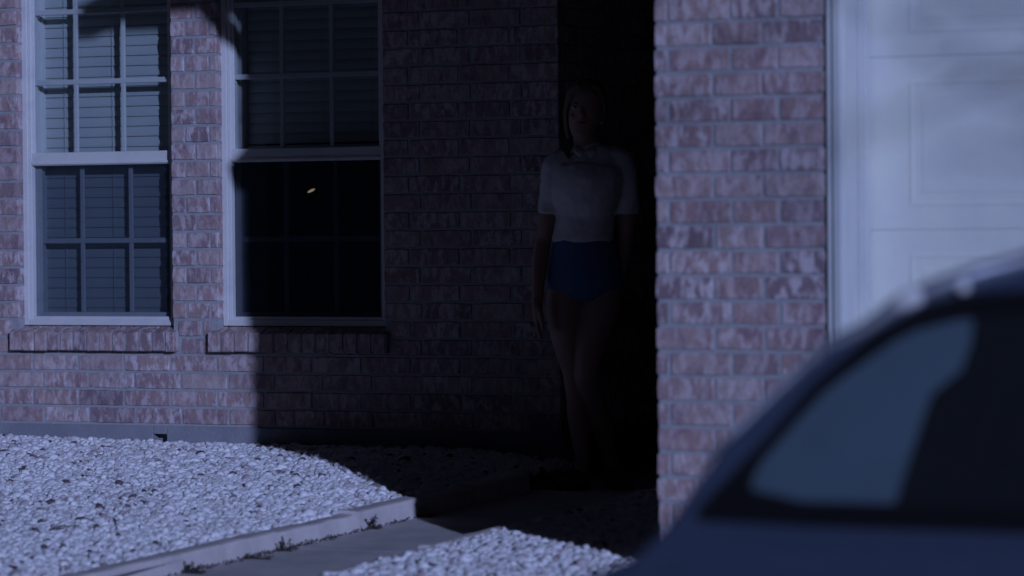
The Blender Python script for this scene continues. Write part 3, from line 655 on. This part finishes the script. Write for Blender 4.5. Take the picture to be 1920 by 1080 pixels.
# ------------------------------------------------------------------ car
CY = 6.08; CG = -.27
def cw(z): return float(np.interp(z, [-.15, .0, .3, .52, .57, .95, 1.00, 1.05, 1.10, 1.14], [.80, .86, .88, .865, .83, .64, .57, .44, .22, .0]))
prof = [(-2.86, .12), (-2.83, .26), (-2.74, .33), (-2.60, .39), (-2.44, .444), (-2.30, .490), (-2.205, .53), (-2.15, .585), (-2.078, .715), (-1.963, .838), (-1.868, .925), (-1.81, .96), (-1.735, .988), (-1.674, 1.012), (-1.62, 1.045), (-1.5, 1.085), (-1.3, 1.115), (-1.0, 1.13), (-.6, 1.12), (-.3, 1.09), (0, 1.03), (.3, .93), (.6, .78), (.8, .66), (.95, .60), (1.3, .55), (1.6, .48), (1.8, .36), (1.86, .12)]
px_ = [p[0] for p in prof]; pz_ = [p[1] for p in prof]
def top(s): return float(np.interp(s, px_, pz_))
def plan(s): return 1-.22*max(0, (-2.25-s)/.6)**2-.25*max(0, (s-1.25)/.6)**2
car = empty('parked_car', (-.5, CY, CG)); tag(car, 'dark blue parked car with black edged side glass, out of focus in the foreground', 'car')
# window outline (x, z), clockwise from the rear lower corner
OUT = [(-2.098, .572), (-2.10, .588), (-2.083, .612), (-1.993, .718), (-1.935, .795), (-1.85, .873), (-1.765, .922), (-1.688, .940), (-1.6, .944), (-1.3, .948), (-.8, .944), (-.4, .925), (-.1, .87), (.2, .77), (.45, .66), (.60, .575), (.58, .566), (.2, .565), (-1.0, .566), (-1.9, .568)]
INN = [(-2.020, .622), (-2.020, .640), (-2.008, .668), (-1.954, .738), (-1.915, .785), (-1.85, .840), (-1.775, .885), (-1.69, .906), (-1.6, .912), (-1.3, .915), (-.8, .912), (-.42, .893), (-.12, .84), (.15, .755), (.36, .665), (.45, .615), (.42, .606), (.2, .604), (-1.0, .604), (-1.93, .606)]
def inside(x, z, P):
    c = False; n = len(P)
    for i in range(n):
        x1, z1 = P[i]; x2, z2 = P[(i+1) % n]
        if (z1 > z) != (z2 > z) and x < (x2-x1)*(z-z1)/(z2-z1)+x1: c = not c
    return c
def dens(P, d=.03):
    o = []
    for i in range(len(P)):
        a, b = P[i], P[(i+1) % len(P)]; n = max(1, int(math.hypot(b[0]-a[0], b[1]-a[1])/d))
        o += [(a[0]+(b[0]-a[0])*t/n, a[1]+(b[1]-a[1])*t/n) for t in range(n)]
    return o
MID = [((a[0]*.45+b[0]*.55), (a[1]*.45+b[1]*.55)) for a, b in zip(OUT, INN)]
mb = MB(); ss = list(np.arange(-2.86, 1.861, .02)); K = 64; vs = []; zlow = -.09
for s in ss:
    zt_ = top(s); pl = plan(s)
    for k in range(K+1):
        t = k/K
        z = zlow+(zt_-zlow)*(1-(1-t)**1.0)
        # side follows cw(z); near the crown the section rounds over to the centre line
        wz = cw(z)*pl; rnd = .022+.078*min(1, max(0, (s+1.72)/.5))
        h = zt_-z
        if h < rnd and zt_ > .0: wz = min(wz, max(cw(zt_-rnd)*pl*math.sqrt(max(0, 1-(1-h/rnd)**2))*.45+cw(zt_-rnd)*pl*.55*min(1, (h/rnd)**.35 if h > 0 else 0), 0))
        vs.append((s, CY-wz, z))
n1 = K+1; N = len(vs); vs += [(x, 2*CY-y, z) for x, y, z in vs]; fs = []
wheel_x = (-2.05, .98); WR = .31
for i in range(len(ss)-1):
    for k in range(K):
        a = i*n1+k; q = (a, a+n1, a+n1+1, a+1)
        cx_ = (vs[q[0]][0]+vs[q[2]][0])/2; cz_ = sum(vs[j][2] for j in q)/4
        if inside(cx_, cz_, MID): continue
        if any(math.hypot(cx_-wx, cz_-(CG+WR)) < WR+.045 for wx in wheel_x) and cz_ < .45: continue
        fs.append(q); fs.append(tuple(j+N for j in reversed(q)))
mb.add(vs, fs)
def rim(i): 
    a = [i*n1+k for k in range(n1)]; return tuple(a+[j+N for j in reversed(a)])
mb.f.append(rim(0)); mb.f.append(tuple(reversed(rim(len(ss)-1))))
bd = mb.build('body', M['paint'], car, smooth=True)
under = MB(); under.box(-2.7, 1.7, CY-.78, CY+.78, -.12, -.085); under.build('underbody', M['rubber'], car)
def side_pt(x, z, sgn, off): return (x, CY+sgn*(cw(z)*plan(x)+off), z)
for sgn in (-1, 1):
    fo, fi = dens(OUT), None
    fr_ = MB(); n = len(OUT); vs = []; fs = []
    for (a, b) in zip(OUT, INN):
        pass
    m = 8; o2, i2 = [], []
    for i in range(n):
        for t in range(m):
            u = t/m; j = (i+1) % n
            o2.append((OUT[i][0]*(1-u)+OUT[j][0]*u, OUT[i][1]*(1-u)+OUT[j][1]*u)); i2.append((INN[i][0]*(1-u)+INN[j][0]*u, INN[i][1]*(1-u)+INN[j][1]*u))
    q = len(o2); vs = [side_pt(*p, sgn, -.004) for p in o2]+[side_pt(*p, sgn, .004) for p in o2]+[side_pt(*p, sgn, .003) for p in i2]+[side_pt(*p, sgn, -.012) for p in i2]
    for r_ in range(3):
        for i in range(q): j = (i+1) % q; fs.append((r_*q+i, r_*q+j, (r_+1)*q+j, (r_+1)*q+i))
    fr_.add(vs, fs); wf = fr_.build('side_window', M['frit'], car)
    gl = MB(); xs = np.arange(-2.03, .47, .03); cols = []
    for x in xs:
        zz = [z for z in np.arange(.59, .93, .005) if inside(x, z, MID)]
        if zz: cols.append((x, min(zz), max(zz)))
    vs = []; fs = []; m = 10
    for (x, a, b) in cols:
        for t in range(m+1): z = a+(b-a)*t/m; vs.append(side_pt(x, z, sgn, -.008))
    for i in range(len(cols)-1):
        for t in range(m): a = i*(m+1)+t; fs.append((a, a+m+1, a+m+2, a+1))
    gl.add(vs, fs); gl.build('side_glass', M['carglass'], wf, smooth=True)
    bpz = MB(); 
    for x0_, x1_ in ((-.98, -.88),): 
        vs = [side_pt(x0_+.04, .60, sgn, -.004), side_pt(x1_+.04, .60, sgn, -.004), side_pt(x1_, .92, sgn, -.004), side_pt(x0_, .92, sgn, -.004)]
        vs += [(v[0], v[1]-sgn*.02, v[2]) for v in vs]; bpz.add(vs, [(0,1,2,3), (4,7,6,5), (0,4,5,1), (1,5,6,2), (2,6,7,3), (3,7,4,0)])
    bpz.build('door_pillar', M['frit'], wf)
    # pale panel added behind the rear glass to paint its lit area
    sdm = MB(); SHP = [(-2.06, .59), (-2.04, .65), (-1.97, .74), (-1.90, .80), (-1.82, .86), (-1.74, .90), (-1.695, .925), (-1.69, .86), (-1.70, .815), (-1.745, .775), (-1.765, .68), (-1.782, .59)]
    n = len(SHP); vs = [side_pt(*p, sgn, -.030) for p in SHP]+[side_pt(*p, sgn, -.034) for p in SHP]
    sdm.add(vs, [tuple(range(n)), tuple(reversed(range(n, 2*n)))]+[(i, (i+1) % n, n+(i+1) % n, n+i) for i in range(n)]); sdm.build('glass_light_panel', M['glass_light'], car)
# bright metal rail that follows the near and the far roof edge
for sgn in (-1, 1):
    rr = MB(); pts = []
    for x, z in ((-2.11, .655), (-2.06, .715), (-1.98, .80), (-1.93, .848), (-1.86, .878), (-1.82, .908), (-1.78, .930), (-1.73, .950), (-1.68, .968), (-1.60, .990), (-1.45, 1.012), (-1.2, 1.03), (-.8, 1.03), (-.4, 1.0), (0, .93)):
        q_ = min(1, max(.3, (x+2.10)/.3)); pts.append((Vector((x, CY+sgn*(cw(z)-.002+.008*q_), z+.006*q_)), .013*q_, .015*q_))
    rr.tube(pts, Vector((0, 1, 0)), 12); rr.build('roof_rail', M['rail'], car, smooth=True)
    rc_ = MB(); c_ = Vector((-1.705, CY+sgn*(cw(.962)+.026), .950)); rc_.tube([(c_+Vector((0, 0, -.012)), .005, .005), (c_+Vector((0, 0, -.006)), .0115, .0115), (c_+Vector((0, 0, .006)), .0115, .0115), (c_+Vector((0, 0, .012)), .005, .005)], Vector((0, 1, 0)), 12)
    rc_.build('glint_bead', M['white'], car, smooth=True)  # white bead added to stand for a round sun glint on the rail
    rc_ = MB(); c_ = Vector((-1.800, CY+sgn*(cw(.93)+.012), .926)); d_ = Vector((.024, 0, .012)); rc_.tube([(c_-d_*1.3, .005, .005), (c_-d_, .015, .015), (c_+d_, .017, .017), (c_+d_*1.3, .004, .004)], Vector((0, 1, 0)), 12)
    rc_.build('highlight_bead', M['white'], car, smooth=True)  # long white bead added as the bright highlight where the rail bends
for cx_ in (-1.37, -.25):
    for sy in (-.36, .36):
        s_ = MB(); s_.tube([(Vector((cx_-.25, CY+sy, .25)), .06, .24), (Vector((cx_-.18, CY+sy, .45)), .06, .24), (Vector((cx_-.22, CY+sy, .75)), .05, .20), (Vector((cx_-.25, CY+sy, .82)), .04, .16)], Vector((1, 0, 0)), 14)
        s_.tube([(Vector((cx_-.25, CY+sy, .80)), .03, .09), (Vector((cx_-.25, CY+sy, .84)), .05, .13), (Vector((cx_-.26, CY+sy, .96)), .045, .12), (Vector((cx_-.26, CY+sy, .99)), .02, .06)], Vector((1, 0, 0)), 14)
        s_.tube([(Vector((cx_-.2, CY+sy, .28)), .08, .24), (Vector((cx_+.28, CY+sy, .30)), .07, .24)], Vector((0, 0, 1)), 14)
        st_ = s_.build('car_seat', M['seat'], car); remesh(st_, .015, 4)
fl = MB(); fl.box(-2.5, 1.2, CY-.74, CY+.74, .18, .2); fl.build('cabin_floor', M['seat'], car)
for wx in wheel_x:
    for sgn in (-1, 1):
        yo = CY+sgn*.85; yi = CY+sgn*.64; cz_ = CG+WR
        ty = MB(); n = 40; pr = [(.20, yi), (.29, yi), (WR, yi+sgn*.03), (WR, yo-sgn*.03), (.295, yo), (.205, yo-sgn*.005)]; vs = []; fs = []
        for r_, y_ in pr:
            for k in range(n): q = 2*math.pi*k/n; vs.append((wx+r_*math.cos(q), y_, cz_+r_*math.sin(q)))
        for i in range(len(pr)):
            i2_ = (i+1) % len(pr)
            for k in range(n): k2 = (k+1) % n; fs.append((i*n+k, i*n+k2, i2_*n+k2, i2_*n+k))
        ty.add(vs, fs); wh = ty.build('wheel', M['rubber'], car, smooth=True)
        rmb = MB()
        rmb.tube([(Vector((wx, yi, cz_)), .2, .2), (Vector((wx, yi+sgn*.12, cz_)), .19, .19)], Vector((1, 0, 0)), 30)
        rmb.tube([(Vector((wx, yi+sgn*.12, cz_)), .05, .05), (Vector((wx, yo-sgn*.01, cz_)), .045, .045)], Vector((1, 0, 0)), 16)
        for k in range(10):
            q = 2*math.pi*k/10; rmb.tube([(Vector((wx+.04*math.cos(q), yo-sgn*.015, cz_+.04*math.sin(q))), .016, .012), (Vector((wx+.2*math.cos(q), yo-sgn*.02, cz_+.2*math.sin(q))), .012, .01)], Vector((0, 1, 0)), 6)
        rmb.build('rim', M['chrome'], wh)
for sgn in (-1, 1):
    l_ = MB(); l_.tube([(Vector((-2.80, CY+sgn*.55, .24)), .05, .12), (Vector((-2.66, CY+sgn*.66, .27)), .045, .10)], Vector((0, 0, 1)), 12); l_.build('tail_light', mat('tail_light_red', (.35, .01, .01), .2), car, smooth=True)
    l_ = MB(); l_.tube([(Vector((1.80, CY+sgn*.5, .30)), .05, .12), (Vector((1.66, CY+sgn*.62, .36)), .045, .10)], Vector((0, 0, 1)), 12); l_.build('headlight', M['chrome'], car, smooth=True)
    dl = MB(); dl.box(-1.05, -.92, CY+sgn*.88, CY+sgn*.905, .43, .455); dl.build('door_handle', M['chrome'], car, bevel=.005)

# ------------------------------------------------------------------ weeds, twigs, leaves
def weed(px, py, h, n, spread, lab, seed, leafy=True):
    random.seed(seed); z = -.03
    for _ in range(8): p = onZ(px, py, z); z = g(p.y)+.002
    p.x = max(p.x, WX0+float(kx(p.y))+.012)
    o = empty('weed', p); tag(o, lab, 'weed', 'weeds growing along the kerb')
    st = MB(); lf = MB()
    for i in range(n):
        a = random.uniform(-math.pi, math.pi); L_ = h*random.uniform(.5, 1.1); b0 = p+Vector((random.uniform(-1, 1)*spread*.5, random.uniform(-.3, .3)*spread*.3, 0))
        d = Vector((math.cos(a)*random.uniform(.2, .9), math.sin(a)*.4, random.uniform(.5, 1.2))).normalized()
        pts = [b0+d*L_*t+Vector((0, 0, -.25*L_*t*t)) for t in (0, .35, .7, 1)]
        st.tube([(q_, .0018*(1-.5*t), .0018*(1-.5*t)) for q_, t in zip(pts, (0, .3, .6, 1))], Vector((0, 1, 0)), 5)
        for t in (range(6) if leafy else range(2)):
            c = pts[1].lerp(pts[3], random.random()); l2 = random.uniform(.005, .013); dd = Vector((random.uniform(-1, 1), random.uniform(-1, 1), random.uniform(-.2, 1))).normalized(); sd_ = dd.orthogonal().normalized()*l2*.28
            lf.add([c, c+dd*l2*.5+sd_, c+dd*l2, c+dd*l2*.5-sd_], [(0, 1, 2, 3)])
    for i in range(int(n*8)):   # debris and small leaves at the foot
        c = p+Vector((random.uniform(-1, 1)*spread, random.uniform(-.012, .03), random.uniform(0, .006))); l2 = random.uniform(.006, .014)
        dd = Vector((random.uniform(-1, 1), random.uniform(-1, 1), random.uniform(0, .6))).normalized(); sd_ = dd.orthogonal().normalized()*l2*.35
        lf.add([c, c+dd*l2*.5+sd_, c+dd*l2, c+dd*l2*.5-sd_], [(0, 1, 2, 3)])
    st.add(lf.v, lf.f); st.tube([(p-Vector((spread*.9, 0, .001)), .004, .002), (p+Vector((0, .004, .002)), .008, .003), (p+Vector((spread*.9, 0, -.001)), .004, .002)], Vector((0, 1, 0)), 6)
    st.build('foliage', M['weed'], o)
weed(663, 990, .075, 11, .035, 'tallest weed clump against the kerb, right of its middle', 3)
weed(758, 968, .085, 8, .05, 'reddish sprawling weed at the far end of the kerb, beside the shadow', 5)
weed(470, 1030, .075, 9, .05, 'thin spiky weed at the middle of the kerb', 8)
weed(292, 1072, .06, 18, .07, 'low bushy weed where the kerb meets the walkway, near the bottom of the picture', 11)
weed(415, 1045, .02, 6, .10, 'flat strip of creeping weed between the middle weed and the bushy one', 13)
random.seed(17); db = MB()
for i in range(1500):
    y = random.uniform(9.5, 11.6); dn = noise.noise(Vector((y*4.1, 3, 1)))*.5+.5+(.35 if 10.0 < y < 10.9 else -.05)
    if random.random() > dn*.9: continue
    x = WX0+float(kx(y))+.006+abs(random.gauss(0, .010+.018*max(0, dn-.5))); c = Vector((x, y, g(y)+.001+abs(random.gauss(0, .004)))); l2 = random.uniform(.004, .013)
    v = Vector((random.uniform(-1, 1), random.uniform(-1, 1), random.uniform(-.1, .8))).normalized(); sd_ = v.orthogonal().normalized()*l2*.3
    db.add([c, c+v*l2*.5+sd_, c+v*l2, c+v*l2*.5-sd_], [(0, 1, 2, 3)])
tag(db.build('dead_grass', mat('dead_grass_blades', (.075, .05, .05), .9)), 'dark dry grass and leaf litter gathered along the foot of the kerb', 'leaf litter', kind='stuff')
random.seed(21)
def on_bed(px, py):
    z = .02
    for _ in range(12): p = onZ(px, py, z); z = float(bedz_left(np.array(p.x), np.array(p.y)))+.016
    return p
for (x0_, y0_, x1_, y1_, lab) in ((92, 993, 148, 985, 'long dark twig lying flat on the white gravel'), (214, 972, 220, 992, 'short dark twig pointing at the kerb on the white gravel'),
                                  (60, 990, 80, 1002, 'small crooked twig beside the long one on the gravel'), (142, 972, 170, 974, 'thin straight twig above the long one on the gravel')):
    a, b = on_bed(x0_, y0_), on_bed(x1_, y1_); mb = MB(); mb.tube([(a, .003, .003), (a.lerp(b, .4)+Vector((0, 0, .006)), .0028, .0028), (b, .0018, .0018)], Vector((0, 1, 0)), 6)
    mb.tube([(a.lerp(b, .3)+Vector((0, 0, .004)), .0016, .0016), (a.lerp(b, .35)+Vector((.012, .02, .01)), .001, .001)], Vector((0, 1, 0)), 5)
    tag(mb.build('twig', M['twig'], loc=a), lab, 'twig', 'twigs on the gravel')
def leaf_(px, py, l2, lab, sd_):
    random.seed(sd_); c = on_bed(px, py); mb = MB(); a = random.uniform(0, 6); d = Vector((math.cos(a), math.sin(a)*.6, .1)); n = Vector((-math.sin(a), math.cos(a), .2)); vs = []
    for t, w_ in ((0, .02), (.25, .3), (.5, .38), (.75, .25), (1, .02)):
        vs += [c+d*(t-.5)*l2+n*w_*l2+Vector((0, 0, .008+.2*w_*l2)), c+d*(t-.5)*l2+Vector((0, 0, .004)), c+d*(t-.5)*l2-n*w_*l2+Vector((0, 0, .006+.3*w_*l2))]
    mb.add(vs, [q for i in range(4) for q in ((3*i, 3*i+1, 3*i+4, 3*i+3), (3*i+1, 3*i+2, 3*i+5, 3*i+4))])
    o = mb.build('dead_leaf', M['leaf'], loc=c); m_ = o.modifiers.new('thick', 'SOLIDIFY'); m_.thickness = .0008; tag(o, lab, 'leaf', 'dead leaves on the gravel')
leaf_(41, 882, .040, 'largest reddish dead leaf on the gravel, near the left edge', 2)
leaf_(152, 868, .024, 'dark curled leaf on the gravel below the foundation', 3)
leaf_(167, 884, .028, 'dead leaf just below the dark curled one on the gravel', 4)
leaf_(165, 935, .022, 'small black leaf in the middle of the gravel bed', 6)
leaf_(24, 1066, .040, 'reddish leaf on the gravel in the lower left corner', 9)
leaf_(42, 1056, .018, 'tiny dark leaf above the lower left corner leaf', 12)

# ------------------------------------------------------------------ street tree whose thin branches dapple the garage
random.seed(4)
tr_p = Vector((8.85, .6, -.3)); te = empty('street_tree', tr_p); tag(te, 'thin bare tree standing by the driveway on the sun side of the house', 'tree')
tk = MB(); tk.tube([(tr_p, .16, .16), (tr_p+Vector((.05, 0, 1.5)), .13, .13), (tr_p+Vector((0, .05, 3.2)), .11, .11), (tr_p+Vector((-.1, 0, 5.2)), .08, .08), (tr_p+Vector((-.05, .1, 7.5)), .04, .04), (tr_p+Vector((0, .1, 9)), .01, .01)], Vector((1,0,0)), 14)
tk.build('trunk', M['bark'], te, smooth=True)
bb = MB(); lf = MB()
def limb(p, d, L_, r_, dep):
    pts = [(p, r_, r_)]; q = p.copy(); dd = d.copy()
    for i in range(5):
        dd = (dd+Vector((random.uniform(-.25, .25), random.uniform(-.25, .25), random.uniform(-.2, .22)))).normalized(); q = q+dd*L_/5; pts.append((q.copy(), r_*(1-.17*(i+1)), r_*(1-.17*(i+1))))
        if dep and random.random() < .75:
            limb(q, (dd+Vector((random.uniform(-.9, .9), random.uniform(-.9, .9), random.uniform(-.5, .7)))).normalized(), L_*.5, r_*.5, dep-1)
    bb.tube(pts, Vector((0,0,1)), 6)
    if dep == 0:
        for _ in range(7):
            c = pts[random.randint(2, 5)][0]; l2 = random.uniform(.04, .08); v = Vector((random.uniform(-1, 1), random.uniform(-1, 1), random.uniform(-1, .3))).normalized(); sd_ = v.orthogonal().normalized()*l2*.3
            lf.add([c, c+v*l2*.5+sd_, c+v*l2, c+v*l2*.5-sd_], [(0,1,2,3)])
for i in range(13):
    h = 3.6+i*.36; a = random.uniform(2.6, 5.2) if i % 3 else random.uniform(0, 6.28)
    limb(tr_p+Vector((-.03, .03, h)), Vector((math.cos(a), math.sin(a), random.uniform(.1, .5))).normalized(), random.uniform(1.3, 2.2), .035, 2)
tb = bb.build('branches', M['bark'], te); lf.build('foliage', M['weed'], te)
